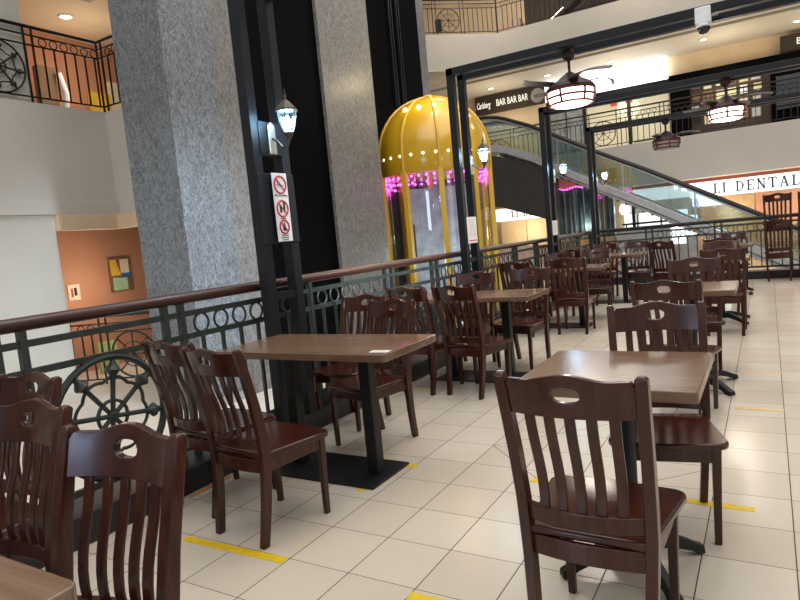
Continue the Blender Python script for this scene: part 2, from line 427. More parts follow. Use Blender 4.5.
def make_chair():
    t = thing('dining_chair', '', 'chair', group='dark wooden slat back dining chairs')
    # seat with rounded front corners
    pts = []
    def arc(cx, cy, r, a0, a1, n=6):
        for i in range(n + 1):
            a = R(a0 + (a1 - a0) * i / n); pts.append((cx + r * math.cos(a), cy + r * math.sin(a)))
    arc(.180, .165, .05, 0, 90); pts.append((0, .228)); arc(-.180, .165, .05, 90, 180)
    arc(-.168, -.19, .018, 180, 270, 3); arc(.168, -.19, .018, 270, 360, 3)
    MB().prism(pts, .408, .437).build('seat', 'seatwood', t, True, .009)
    for s in (-1, 1):
        b = MB(); rings = []
        for z, hw in ((0, .0135), (.2, .0155), (.408, .0185)):
            x = s * (.176 + .006 * z / .4); y = .172
            rings.append([(x - hw, y - hw, z), (x + hw, y - hw, z), (x + hw, y + hw, z), (x - hw, y + hw, z)])
        b.loft(rings).build('front_leg', 'chair', t, bevel=.004)
        b = MB(); rings = []
        for z, y in PATH[:-1] + [(.935, ypost(.935)), (.947, ypost(.947) + .003)]:
            x = s * xpost(z); hx = .0172; hy = .019 + .006 * min(1, z / .4) - .006 * max(0, (z - .45) / .5)
            if z > .94: hx, hy = .010, .010
            rings.append([(x - hx, y - hy, z), (x + hx, y - hy, z), (x + hx, y + hy, z), (x - hx, y + hy, z)])
        b.loft(rings).build('back_leg', 'chair', t, True, .004)
    for s in (-1, 1):
        MB().bar((s * .178, -.185, .378), (s * .182, .165, .378), .02, .062).build('side_apron', 'chair', t, bevel=.003)
    MB().bar((-.17, .176, .378), (.17, .176, .378), .02, .062).build('front_apron', 'chair', t, bevel=.003)
    def bowed(name, z0, z1, th, bow, hw):
        b = MB(); rings = []
        for i in range(13):
            x = -hw + 2 * hw * i / 12; yb = -bow * (1 - (x / hw) ** 2)
            y0, y1 = ypost(z0) + yb, ypost(z1) + yb
            rings.append([(x, y0 - th / 2, z0), (x, y0 + th / 2, z0), (x, y1 + th / 2, z1), (x, y1 - th / 2, z1)])
        return b.loft(rings).build(name, 'chair', t, True, .003)
    bowed('back_apron', .345, .408, .02, .022, .172)
    bowed('lower_rail', .458, .512, .022, .036, .176)
    # crest rail with the oval hand hole
    hw, z0, z1, th = .186, .818, .934, .022
    def ztop(x): return z1 + .018 * (.5 + .5 * math.cos(PI * min(1, abs(x) / (.62 * hw)))) - .006 * math.exp(-((abs(x) - .75 * hw) / .04) ** 2)
    cz = .890; n = 56; angs = [2 * PI * i / n for i in range(n)]
    for cx_, cz_ in ((hw, z0 - cz), (-hw, z0 - cz), (hw, z1 - cz), (-hw, z1 - cz)):
        a = math.atan2(cz_, cx_) % (2 * PI); k = min(range(n), key=lambda i: abs(angs[i] - a)); angs[k] = a
    front = []; back = []
    for q in range(6):
        rf = []; rb = []
        for a in angs:
            ca, sa = math.cos(a), math.sin(a)
            ex = .041 * math.copysign(abs(ca) ** .8, ca); ez = .023 * math.copysign(abs(sa) ** .8, sa)
            ts = [hw / abs(ca)] if abs(ca) > 1e-6 else [9]
            if sa < -1e-6: ts.append((z0 - cz) / sa)
            tt = min(ts)
            if sa > 1e-6:
                lo, hi = 0., tt
                for _ in range(30):
                    m_ = (lo + hi) / 2
                    if cz + m_ * sa < ztop(m_ * ca): lo = m_
                    else: hi = m_
                tt = lo
            fx, fz = tt * ca, tt * sa; w_ = q / 5
            x = ex + (fx - ex) * w_; z = cz + ez + (fz - ez) * w_
            y = ypost(z) - .034 * (1 - (x / hw) ** 2)
            rf.append((x, y + th / 2, z)); rb.append((x, y - th / 2, z))
        front.append(rf); back.append(rb)
    b = MB(); b.loft(front + back[::-1], closed=True)
    b.build('crest_rail', 'chair', t, True, .003)
    for i in range(5):
        x0 = (i - 2) * .0575; b = MB(); rings = []
        for j in range(9):
            u = j / 8; z = .507 + (.822 - .507) * u; x = x0 * (1 + .06 * u)
            y = ypost(z) - .030 * (1 - (x / .186) ** 2) + .006 * math.sin(2 * PI * u) + .008 * math.sin(PI * u)
            rings.append([(x - .0155, y - .006, z), (x + .0155, y - .006, z), (x + .0155, y + .006, z), (x - .0155, y + .006, z)])
        b.loft(rings).build('slat', 'chair', t, True, .003)
    return t

chair0 = make_chair()
CH = [
 (1.375, .028, 0, -1.2, 'large dark wooden chair nearest the camera, back towards us, at the small table'),
 (1.447, .887, 0, 191, 'wooden chair with bluish shine on its back, across the near small table'),
 (1.325, 2.55, 0, -7, 'wooden chair with its back to us, directly behind the near small table'),
 (1.30, 3.90, 0, 184, 'greyish reflecting chair facing us across the second small table'),
 (1.44, 5.69, 0, 0, 'tall looking chair back on the near side of the third small table'),
 (1.36, 6.92, 0, 187, 'chair facing us on the far side of the third small table'),
 (1.28, 8.35, 0, -4, 'chair with its back to us before the fourth small table'),
 (1.36, 9.75, 0, 182, 'chair facing us behind the fourth small table'),
 (.52, 8.75, 0, -24, 'lone dark chair in the aisle left of the far small table'),
 (-.318, .285, 0, -6.5, 'wooden chair at the near right side of the long table, back to us'),
 (-.81, .44, 0, -6, 'wooden chair at the near left side of the long table, beside the railing'),
 (-.485, 1.44, 0, 166, 'wooden chair facing us at the far right side of the nearest long table'),
 (-.905, 1.80, 0, 178, 'wooden chair facing us at the far left side of the nearest long table'),
 (-.295, 2.86, 0, -13, 'wooden chair on the near right side of the second long table, back to us'),
 (-.77, 2.90, 0, -12, 'wooden chair on the near left side of the second long table, back to us'),
 (-.78, 3.72, 0, 180, 'chair facing us at the far left of the second long table, by the railing'),
 (-.27, 3.86, 0, 172, 'chair facing us at the far right of the second long table'),
 (-.235, 5.78, 0, 2, 'dark chair on the near right side of the third long table, back to us'),
 (-.80, 5.62, 0, -10, 'dark chair on the near left side of the third long table'),
 (-.24, 6.88, 0, 188, 'dark chair facing us at the far right of the third long table'),
 (-.78, 6.80, 0, 180, 'dark chair facing us at the far left of the third long table'),
 (-.05, 9.10, 0, 186, 'distant chair facing us at the far right of the last long table'),
 (-.62, 9.10, 0, 180, 'distant chair facing us at the far left of the last long table'),
 (-.72, 7.95, 0, -5, 'distant chair on the near left side of the last long table'),
 (2.01, 10.98, 0, 0, 'lower chair of the left stacked pair by the far railing'),
 (2.01, 11.0, .5032, 0, 'upper chair standing on the seat of the left stacked pair'),
 (2.52, 10.97, 0, 3, 'lower chair of the right stacked pair at the frame edge'),
 (2.52, 11.0, .5032, 1, 'upper chair standing on the seat of the right stacked pair'),
 (.45, -1.285, 0, 185, 'foreground left chair facing us with window shine on its slats'),
 (-.20, -1.18, 0, 185, 'second chair facing us along the corner table, lower left edge'),
 (-.78, -.87, 0, 181, 'chair at the left edge behind the corner table chairs, in front of the wheel'),
]
for i, (x, y, z, rz, lab) in enumerate(CH):
    o = place(chair0, i > 0, lab, (x, y, z), R(rz))
    if 'stacked pair' in lab: o.scale = (1, 1, 1.15 if z == 0 else 1.09)

# ------------------------------------------------------------------ tables
ZT = .785
def rrect(hx, hy, r, n=4):
    p = []
    for cx, cy, a0 in ((hx - r, hy - r, 0), (-hx + r, hy - r, 90), (-hx + r, -hy + r, 180), (hx - r, -hy + r, 270)):
        for i in range(n + 1):
            a = R(a0 + 90 * i / n); p.append((cx + r * math.cos(a), cy + r * math.sin(a)))
    return p
def make_long():
    t = thing('long_table', '', 'table', group='long four seat tables beside the railing')
    MB().prism(rrect(.615, .30, .025), ZT - .042, ZT).build('tabletop', 'laminate', t, True, .004)
    MB().prism(rrect(.40, .205, .01, 2), 0, .012).build('base_plate', 'black_metal', t, bevel=.003)
    for s in (-1, 1):
        MB().box((s * .285, .01, (ZT - .06 + .012) / 2), (.074, .074, ZT - .06 - .012)).build('column', 'black_metal', t, bevel=.006)
        MB().box((s * .285, .01, ZT - .052), (.30, .36, .018)).build('mounting_plate', 'black_metal', t)
    return t
long0 = make_long()
for i, (x, y, lab) in enumerate([(-.445, .957, 'long brown table nearest the camera by the railing, twin black columns'),
                                 (-.49, 3.325, 'second long brown table along the railing, between the first two lamp frames'),
                                 (-.555, 6.19, 'third long brown table along the railing'),
                                 (-.45, 8.54, 'most distant long brown table along the railing'),
                                 (.135, -1.63, 'brown table cut off at the lower left corner')]):
    place(long0, i > 0, lab, (x, y, 0), 0)

def make_small():
    t = thing('pedestal_table', '', 'table', group='small square pedestal tables')
    MB().prism(rrect(.318, .318, .02), ZT - .042, ZT).build('tabletop', 'laminate', t, True, .004)
    MB().lathe([(.034, .06), (.034, ZT - .06)], 20).build('column', 'charcoal', t, True)
    MB().lathe([(.055, .05), (.06, .07), (.058, .10), (.04, .125), (.036, .13)], 20).build('hub', 'black_metal', t, True)
    MB().box((0, 0, ZT - .052), (.3, .3, .018)).build('mounting_plate', 'black_metal', t)
    for k in range(4):
        a = R(45 + 90 * k); b = MB(); rings = []
        for r_, z, w_, h_ in ((.03, .09, .07, .06), (.12, .088, .07, .055), (.22, .07, .066, .048), (.31, .042, .06, .04), (.345, .024, .064, .04), (.385, .016, .06, .03)):
            d = Vector((math.cos(a), math.sin(a), 0)); p = Vector((-d.y, d.x, 0)); c_ = d * r_ + Vector((0, 0, z + .004))
            rings.append([c_ + p * w_ / 2 - Vector((0, 0, h_ / 2)), c_ - p * w_ / 2 - Vector((0, 0, h_ / 2)), c_ - p * w_ * .35 + Vector((0, 0, h_ / 2)), c_ + p * w_ * .35 + Vector((0, 0, h_ / 2))])
        b.loft(rings).build('foot', 'black_metal', t, True, .004)
    return t
small0 = make_small()
for i, (x, y, lab) in enumerate([(1.34, .515, 'small square table behind the foreground chair, its top shining white'),
                                 (1.335, 3.30, 'second small square table along the right aisle'),
                                 (1.355, 6.40, 'third small square table along the right aisle, pale top'),
                                 (1.345, 9.20, 'farthest small square table near the back railing')]):
    place(small0, i > 0, lab, (x, y, 0), 0)
for ch in small0.children:
    if not ch.name.startswith(('tabletop', 'mounting')):
        ch.location = (.03, -.045, 0)
        if ch.name.startswith('foot'): ch.scale = (.78, .78, 1); ch.rotation_euler = (0, 0, R(-5))
k = thing('table_notice', 'small white sticker on the near right corner of the long table', 'sticker', (.095, .742, ZT), R(4))
MB().prism(rrect(.055, .028, .006, 2), 0, .0012).build('sticker_sheet', 'paper', k)
MB().box((0, 0, .0014), (.07, .022, .0006)).build('printed_patch', 'tape_old', k)

# floor tapes
def tape(lab, x, y, l, w, rz, mat='tape'):
    o = MB().box((0, 0, .0009), (l, w, .0014)).build('floor_tape', mat, loc=(x, y, 0)); o.rotation_euler = (0, 0, R(rz))
    tag(o, lab, 'tape', 'floor marking tapes')
tape('yellow tape strip on the floor before the long table chairs', -.325, -.032, .63, .048, 1.5)
tape('yellow tape strip at the bottom edge of the picture', .83, -.045, .38, .05, 1)
tape('yellow tape strip under and right of the foreground chair', 1.25, 1.135, 1.06, .05, -1.2)
tape('orange tape strip on the aisle right of the second small table', 1.775, 2.725, .29, .05, -1, 'tape_old')
tape('faint tape strip farther along the right aisle', 1.78, 3.815, .30, .035, -3, 'tape_old')
tape('pale yellow tape in front of the second long table', -.85, 2.81, .21, .05, -8, 'tape_old')
tape('yellow tape corner right of the long table base', -.02, 1.135, .07, .05, 0)
tape('yellow tape corner before the long table base', -.115, .735, .05, .03, 30)
tape('orange and yellow tape along the black kerb', -1.035, .48, .30, .035, 90, 'tape_orange')

# ------------------------------------------------------------------ railings
def railing(name, lab, origin, ang, L, phase, S, mats, hand=None, detail=True):
    t = thing(name, lab, 'railing', origin, ang)
    hm, bm_ = mats; hz, hr = S['hand']
    MB().tube([(0, 0, hz), (L, 0, hz)], hr, 12).build('handrail', hm, t, True)
    for nm, z in (('upper_bar', S['b1']), ('middle_bar', S['b2']), ('bottom_bar', S['b0'])):
        MB().bar((0, 0, z), (L, 0, z), S.get('bt', .016), S.get('bt', .016) * 1.4).build(nm, bm_, t)
    ps = S.get('ps', .028)
    post = MB().bar((0, 0, S['foot']), (0, 0, hz - hr * .5), ps, ps).mesh('post', bm_)
    bal = MB().bar((0, 0, S['b0']), (0, 0, S['b2']), .02, .02).mesh('baluster', bm_)
    rr = (S['b1'] - S['b2']) / 2 - .012
    rng = MB().ring((0, 0, 0), rr, .008, 'xz', 20, 6).mesh('ring', bm_, True)
    cz = (S['b0'] + S['b2']) / 2; wr = (S['b2'] - S['b0']) / 2 - .01
    rim = MB().ring((0, 0, 0), wr, S.get('bt', .016) * .85, 'xz', 40, 8).mesh('wheel', bm_, True)
    inner = MB()
    for a in range(8):
        am = R(22.5 + 45 * a + 10); pts = []
        for j in range(9):
            th = am - R(22.5) + R(45) * j / 8; r_ = wr * (.60 + .06 * math.sin(PI * j / 8)); pts.append((r_ * math.cos(th), 0, r_ * math.sin(th)))
        inner.tube(pts, .010, 6)
    inner_me = inner.mesh('petal_ring', bm_, True)
    hubr = MB().ring((0, 0, 0), wr * .27, .010, 'xz', 20, 6).lathe([(.02, -.015), (.035, 0), (.02, .015)], 12, ax='y').mesh('hub', bm_, True)
    spk = MB().tube([(0, 0, 0), (wr * .62, 0, 0), (wr * .68, 0, 0), (wr * .78, 0, 0), (wr * .88, 0, 0), (wr, 0, 0)], [.013, .014, .018, .043, .018, .012], 8).mesh('spoke', bm_, True)
    simple = MB().ring((0, 0, 0), wr, .016, 'xz', 28, 6).ring((0, 0, 0), wr * .55, .009, 'xz', 20, 5)
    for a in range(8):
        th = R(45 * a); simple.bar((0, 0, 0), (wr * math.cos(th), 0, wr * math.sin(th)), .018, .018, (0, 1, 0))
    simple_me = simple.mesh('wheel', bm_, True)
    def ob(nm, me, p, loc, ry=0.):
        o = bpy.data.objects.new(nm, me); COL.objects.link(o); o.parent = p; o.location = loc; o.rotation_euler = (0, ry, 0); return o
    k = int(math.floor(-phase / 3.42)) - 1
    while phase + k * 3.42 < L:
        b = phase + k * 3.42
        for d in (0, .82, .94, 2.06, 2.18, 3.30):
            if 0 <= b + d <= L: ob('post', post, t, (b + d, 0, 0))
        for d0 in (1.09, 2.33):
            for i in range(6):
                x = b + d0 + .164 * i
                if .06 <= x <= L - .06:
                    ob('ring', rng, t, (x, 0, (S['b1'] + S['b2']) / 2)); ob('baluster', bal, t, (x, 0, 0))
        x = b + .41
        if wr < x < L - wr:
            if detail:
                w_ = ob('wheel', rim, t, (x, 0, cz)); ob('petal_ring', inner_me, w_, (0, 0, 0)); ob('hub', hubr, w_, (0, 0, 0))
                for a in range(8): ob('spoke', spk, w_, (0, 0, 0), R(45 * a + 8))
            else: ob('wheel', simple_me, t, (x, 0, cz))
        elif wr * .3 < x + wr and x - wr < L: pass
        k += 1
    for x in (0, L): ob('post', post, t, (x, 0, 0))
    return t
SA = dict(hand=(1.125, .035), b1=1.028, b2=.888, b0=.215, foot=.15, bt=.024, ps=.036)
SB = dict(hand=(1.09, .025), b1=.97, b2=.83, b0=.08, foot=0.0, ps=.024)
railing('railing', 'long dark green railing with wooden handrail along the left kerb', (-1.22, -2.6, 0), R(90), 14.0, 2.6 - .36, SA, ('handrail', 'rail_green'))
railing('railing', 'dark railing with rings along the far kerb', (-1.18, 11.42, 0), 0, 8.0, .1, SA, ('rail_black', 'rail_green'))
railing('railing', 'black railing of the upper left balcony', (-7.3, -3.0, 3.84), R(90), 7.57, 2.18, SB, ('rail_black', 'rail_black'))
railing('railing', 'short black railing turning the upper left balcony corner', (-7.3, 4.57, 3.84), 0, 2.4, -.83, SB, ('rail_black', 'rail_black'))
p0, p1 = Vector((-7.72, 3.72, -.5)), Vector((-6.2, 4.39, -.5)); d = p1 - p0
railing('railing', 'distant railing before the terracotta recess', p0, math.atan2(d.y, d.x), d.length, .62, SB, ('rail_green', 'rail_green'), detail=False)
railing('railing', 'black railing along the far first floor balcony', (-8.0, 18.28, 3.55), 0, 14.5, 5.15, SB, ('rail_black', 'rail_black'), detail=False)
railing('railing', 'black railing along the far top floor', (-5.61, 18.28, 7.78), 0, 12, 2.2, SB, ('rail_black', 'rail_black'), detail=False)
d = Vector((-5.61, 18.28, 0)) - Vector((-8.2, 15.87, 0))
railing('railing', 'splayed black railing of the top floor, left of the dark wall', (-8.2, 15.87, 7.78), math.atan2(d.y, d.x), d.length, 1.45, SB, ('rail_black', 'rail_black'), detail=False)

# ------------------------------------------------------------------ lamp frames
def gantry(Y, lab, xr=5.2):
    t = thing('lamp_frame', lab, 'frame', (-1.1, Y, 0), 0, 'black steel frames spanning the terrace')
    for dy in (0, .285):
        MB().bb(-.04, .04, dy - .04, dy + .04, .15, 3.17).build('post', 'charcoal', t, bevel=.004)
        MB().bb(-.04, xr + .04, dy - .04, dy + .04, 3.09, 3.17).build('beam', 'charcoal', t, bevel=.004)
        MB().bb(xr - .04, xr + .04, dy - .04, dy + .04, 0, 3.09).build('far_post', 'charcoal', t, bevel=.004)
    for z in (.62, 1.02): MB().bb(-.03, .03, .04, .245, z, z + .05).build('cross_bar', 'charcoal', t)
    for x in (1.27, 2.6, 3.9): MB().bb(x - .03, x + .03, .04, .245, 3.11, 3.15).build('tie_bar', 'charcoal', t)
    return t
GY = (1.24, 4.50, 7.735, 10.66)
gl = ('nearest black lamp frame with no smoking signs', 'second black lamp frame carrying the security camera',
      'third black lamp frame down the terrace', 'farthest black lamp frame beside the far railing corner')
frames = [gantry(y, l) for y, l in zip(GY, gl)]
MB().bb(.0605, .074, -.04, .325, 1.41, 1.89).build('sign_panel', 'charcoal', frames[0], bevel=.004).location = (-.02, 0, 0)

sg = thing('no_smoking_sign', 'white board of three red prohibition signs on the nearest frame', 'sign', (-1.0255, 1.385, 1.655))
MB().bb(0, .004, -.075, .075, -.235, .235).build('board', 'paper', sg)
for z, r_ in ((.155, .058), (-.01, .055), (-.135, .046)):
    b = MB().ring((.006, 0, z), r_, .006, 'yz', 28, 6)
    b.bar((.006, -r_ * .68, z + r_ * .68), (.006, r_ * .68, z - r_ * .68), .006, .010, (1, 0, 0))
    b.build('prohibition_ring', 'red', sg, True)
b = MB().bar((.0055, -.035, .155), (.0055, .03, .150), .003, .012, (1, 0, 0)); b.bar((.0055, -.02, .165), (.0055, -.03, .185), .002, .006, (1, 0, 0))
b.build('cigarette_icon', 'ink', sg)
b = MB().box((.0055, -.018, -.012), (.003, .016, .05)).box((.0055, .018, -.006), (.003, .018, .045)).lathe([(.010, -.001), (.010, .001)], 10, (.0055, .02, .025), 'x')
b.build('figures_icon', 'ink', sg)
b = MB().box((.0055, 0, -.145), (.003, .026, .034)).box((.0055, .004, -.118), (.003, .008, .026)); b.build('bottle_icon', 'ink', sg)
text('caption', 'No Smoking', .026, 'ink', sg, (.005, 0, .083), FACE_X, .0006)
b = MB()
for z, w_ in ((-.078, .06), (-.195, .075), (-.210, .09), (-.225, .06)):
    for i in range(int(w_ / .012)): b.box((.0045, -w_ / 2 + .006 + i * .012, z), (.001, .008, .008))
b.build('small_print', 'ink', sg)

for gi, z0, z1, nm in ((1, 1.235, 1.535, 'white printed notice with a red line on the second frame'), (2, 1.19, 1.42, 'small white notice on the third frame')):
    n_ = thing('paper_notice', nm, 'notice', (-1.057, GY[gi] + .142, (z0 + z1) / 2))
    h = (z1 - z0) / 2
    MB().bb(0, .004, -.13, .13, -h, h).build('sheet', 'paper', n_)
    b = MB()
    for j in range(8): b.box((.0045, random.uniform(-.01, .01), h * .75 - j * h * .17), (.001, .19 - (j % 3) * .03, .006))
    b.build('printed_lines', 'steel', n_)
    if gi == 1: MB().box((.0047, 0, -h + .03), (.001, .22, .012)).build('red_line', 'red', n_)

# lanterns on the frames
def make_lantern():
    t = thing('wall_lantern', '', 'lantern', group='carriage lanterns on the lamp frames')
    MB().prism([(-.035, -.11), (.035, -.11), (.035, .08), (0, .11), (-.035, .08)], 0, .018, 'x').build('back_plate', 'brass', t, bevel=.005)
    MB().tube([(.01, 0, .0), (.06, 0, -.03), (.10, 0, -.075), (.145, 0, -.07), (.165, 0, -.03), (.165, 0, .0)], .009, 8).build('arm', 'pewter', t, True)
    c_ = (.165, 0, 0)
    MB().lathe([(.012, -.03), (.03, 0), (.034, .012), (.02, .02)], 12, c_).build('cup', 'pewter', t, True)
    MB().lathe([(.032, .02), (.05, .06), (.062, .12), (.066, .155)], 6, c_, caps=False).build('glass_shade', 'lampglass', t)
    MB().lathe([(.006, .02), (.02, .05), (.022, .09), (.008, .125)], 12, c_).build('bulb', 'bulb_hot', t, True)
    b = MB()
    for k in range(6):
        a = R(60 * k); pts = [(c_[0] + r_ * math.cos(a), r_ * math.sin(a), z) for r_, z in ((.034, .015), (.052, .06), (.064, .12), (.068, .158))]
        b.tube(pts, .0035, 5)
    b.build('cage', 'pewter', t)
    MB().lathe([(.08, .152), (.078, .165), (.055, .19), (.03, .215), (.012, .228), (.006, .24)], 6, c_).build('roof', 'pewter', t)
    MB().lathe([(.004, .235), (.010, .255), (.004, .27), (.002, .30)], 8, c_).build('finial', 'pewter', t, True)
    return t
lan0 = make_lantern()
for i, l in enumerate(('glowing lantern on the nearest frame above the no smoking signs', 'glowing lantern on the second frame, before the yellow lift',
                       'glowing lantern on the third frame, before the escalator', 'farthest glowing lantern on the corner frame')):
    p = (-1.055, GY[i] + (.142 if i == 0 else .26), 2.13)
    place(lan0, i > 0, l, p, 0)
    point('lantern_light', (p[0] + .165, p[1], p[2] + .12), 12., (.50, .76, 1.), .06)
    if i == 0: MB().bb(-.02, .045, .03, .26, 2.02, 2.24).build('lamp_bracket', 'charcoal', frames[0])
    else: MB().bb(-.02, .045, .24, .32, 2.02, 2.24).build('lamp_bracket', 'charcoal', frames[i])

# fan lamps
def make_fan():
    t = thing('fan_lamp', '', 'ceiling fan', group='fan lamps hanging from the lamp frames')
    MB().box((0, 0, .028), (.09, .42, .02)).build('mount', 'fanmetal', t)
    MB().lathe([(.012, -.09), (.055, -.06), (.07, -.02), (.06, .018)], 16).build('canopy', 'fanmetal', t, True)
    MB().lathe([(.014, -.25), (.014, -.06)], 10).build('stem', 'fanmetal', t, True)
    MB().lathe([(.02, -.19), (.05, -.21), (.11, -.25), (.155, -.285), (.155, -.31)], 20).build('motor_housing', 'fanmetal', t, True)
    MB().lathe([(.15, -.28), (.21, -.315), (.245, -.355), (.245, -.372), (.15, -.372)], 28).build('shade_top', 'fanmetal', t, True)
    MB().lathe([(.05, -.53), (.17, -.528), (.205, -.50), (.22, -.43), (.22, -.372)], 28).build('glowing_drum', 'fan_glow', t, True)
    b = MB()
    for z, r_ in ((-.38, .24), (-.445, .238), (-.51, .213)): b.ring((0, 0, z), r_, .012, 'xy', 28, 6)
    for k in range(6):
        a = R(60 * k + 20); b.tube([(r_ * math.cos(a), r_ * math.sin(a), z) for r_, z in ((.24, -.37), (.238, -.44), (.213, -.515))], .012, 6)
    b.build('cage', 'fanred', t, True)
    for k in range(4):
        a0 = R(90 * k + 25); top = []; rings = []
        for j in range(8):
            u = j / 7; r_ = .16 + .42 * u; th = a0 + .55 * u * u; w_ = .055 * (1 - .45 * u) * (1 if j < 7 else .3)
            d_ = Vector((math.cos(th), math.sin(th), 0)); p_ = Vector((-d_.y, d_.x, 0)); c_ = d_ * r_ + Vector((0, 0, -.30 + .02 * math.sin(PI * u)))
            rings.append([c_ + p_ * w_ - Vector((0, 0, .004 - .012)), c_ - p_ * w_ - Vector((0, 0, .004 + .012)), c_ - p_ * w_ + Vector((0, 0, .004 - .012)), c_ + p_ * w_ + Vector((0, 0, .004 + .012))])
        MB().loft(rings).build('blade', 'blade', t, True)
    return t
fan0 = make_fan()
for i, (x, l) in enumerate(((.165, 'bright red caged fan lamp hanging from the second frame'), (1.42, 'bright fan lamp hanging from the third frame before the pictures'),
                            (.28, 'small unlit looking fan lamp on the farthest frame'))):
    p = (x, GY[i + 1] + .142, 3.085)
    o = place(fan0, i > 0, l, p, R(15 * i))
    if i < 2: point('fan_lamp_light', (x, p[1], 2.40), 22., (1., .86, .74), .18)
    else:
        for ch in o.children:
            if ch.name.startswith('glowing_drum'):
                ch.data = ch.data.copy(); ch.data.materials[0] = M['fan_dim']

cam_ = thing('security_camera', 'white dome security camera under the second frame beam', 'camera', (1.42, 4.50, 3.09))
MB().bb(-.065, .065, -.055, .055, -.075, .07).build('housing', 'plastic', cam_, bevel=.01)
MB().lathe([(.062, -.072), (.066, -.09), (.06, -.10)], 20).build('collar', 'plastic', cam_, True)
MB().lathe([(.056, -.095), (.053, -.12), (.038, -.145), (.012, -.158)], 20).build('dome', 'smoked', cam_, True)

# ------------------------------------------------------------------ yellow lift
EX, EY, ER = -3.665, 8.95, 1.085
lift = thing('glass_lift', 'yellow domed glass lift with magenta lights beyond the railing', 'lift', (EX, EY, -.5))
z = lambda v: v + .5
DP = [(1., 2.55), (1., 2.86)] + [(math.cos(R(a)), 2.86 + 1.12 * math.sin(R(a))) for a in (8, 16, 25, 34, 43, 52, 61, 70, 78, 85)]
MB().lathe([(ER * .985, z(2.51))] + [(ER * a, z(b_)) for a, b_ in DP], 60).build('dome', 'yellow', lift, True)
MB().lathe([(.10, z(3.96)), (.12, z(3.99)), (.09, z(4.03)), (.03, z(4.05))], 20).build('crown_cap', 'yellow_trim', lift, True)
ribm = MB().tube([((ER + .012) * a, 0, z(b_)) for a, b_ in DP], .026, 8).mesh('dome_rib', 'yellow_trim', True)
mulm = MB().bb(ER - .05, ER + .03, -.045, .045, .15, z(2.56)).mesh('mullion', 'yellow_trim')
A0 = math.degrees(math.atan2(C_y := -1.939 - EY, C_x := 1.866 - EX))
for k in range(10):
    a = R(A0 + 6 + 36 * k)
    for nm, me in (('dome_rib', ribm), ('mullion', mulm)):
        o = bpy.data.objects.new(nm, me); COL.objects.link(o); o.parent = lift; o.rotation_euler = (0, 0, a)
bul = MB().lathe([(.004, .02), (.022, .012), (.028, 0)], 10, (ER, 0, z(2.83)), 'x').mesh('bulb', 'bulb', True)
led = MB().lathe([(.004, -.022), (.019, -.013), (.022, 0), (.019, .013), (.004, .022)], 8).mesh('led', 'magenta', True)
for k in range(30):
    a = R(A0 + 12 * k + 3)
    o = bpy.data.objects.new('bulb', bul); COL.objects.link(o); o.parent = lift; o.rotation_euler = (0, 0, a)
for k in range(44):
    a = R(A0 + 360 / 44 * k); r_ = ER * .93
    o = bpy.data.objects.new('led', led); COL.objects.link(o); o.parent = lift; o.location = (r_ * math.cos(a), r_ * math.sin(a), z(2.46))
    if k % 2 and k < 90:
        o = bpy.data.objects.new('led', led); COL.objects.link(o); o.parent = lift; o.location = (r_ * .97 * math.cos(a), r_ * .97 * math.sin(a), z(2.34))
MB().lathe([(ER * .97, .3), (ER * .97, z(2.52))], 40, caps=False).build('glass_wall', 'clear', lift, True)
MB().lathe([(ER * 1.0, 0), (ER * 1.0, .3)], 40).build('cab_floor', 'charcoal', lift, True)
MB().lathe([(ER * .96, z(2.52)), (ER * .96, z(2.56))], 40).build('cab_ceiling', 'plastic', lift, True)
b = MB()
for k in range(9):
    a = R(A0 + 180 - 50 + 100 * k / 8); a2 = R(A0 + 180 - 50 + 100 * (k + 1) / 8)
    if k < 8: b.bar((.8 * ER * math.cos(a), .8 * ER * math.sin(a), 1.6), (.8 * ER * math.cos(a2), .8 * ER * math.sin(a2), 1.6), .03, 2.5)
b.build('back_panel', 'curtain', lift)
ca = R(A0 - 62)
MB().box((.70 * math.cos(R(A0 - 42)), .70 * math.sin(R(A0 - 42)), 1.75), (.12, .03, .7), R(A0)).build('control_panel', 'ink', lift)
spot = MB().lathe([(.004, .03), (.025, .02), (.032, 0), (.03, -.02)], 12).mesh('dome_glint', 'glint_glow', True)  # bright reflections on the dome front, shaped as small glowing beads
for k in (-1, 0, 1):
    a = R(A0 + 22 * k - 14); o = bpy.data.objects.new('dome_glint', spot); COL.objects.link(o); o.parent = lift
    o.location = (.74 * math.cos(a), .74 * math.sin(a), z(3.70))
point('lift_purple_light', (EX, EY, 2.15), 3.5, (.7, .25, 1.), .2)
point('lift_cab_light', (EX + .2, EY - .2, .9), 40, (.85, .95, 1.), .3)
point('lift_roof_light', (EX + .6, EY - .75, 4.35), 30, (1., .80, .46), .08)

# ------------------------------------------------------------------ escalator
esc = thing('escalator', 'glass sided escalator descending to the right behind the terrace', 'escalator', (0, 16.5, 0))
HP = [(-8.2, 4.87), (-5.6, 4.85), (-5.2, 4.78), (-4.93, 4.69), (-4.17, 4.35), (-2.339, 3.323), (-1.05, 2.648), (1.738, 1.083), (2.5, .68), (2.95, .50), (3.4, .44), (4.4, .44)]
for yy in (0, 1.15):
    MB().tube([(x, yy, v) for x, v in HP], .055, 8).build('handrail', 'rubber', esc, True)
    MB().tube([(x, yy, v - .075) for x, v in HP], .03, 6).build('rail_channel', 'steel', esc, True)
    b = MB(); rings = []
    for x, v in HP: rings.append([(x, yy - .008, v - .08), (x, yy + .008, v - .08), (x, yy + .008, v - .86), (x, yy - .008, v - .86)])
    b.loft(rings).build('balustrade_glass', 'greenish', esc)
    rings = []
    for x, v in HP: rings.append([(x, yy - .09, v - .84), (x, yy + .06, v - .84), (x, yy + .06, v - 1.06), (x, yy - .09, v - 1.06)])
    MB().loft(rings).build('skirt', 'skirtmetal', esc, bevel=.01)
    pst = MB()
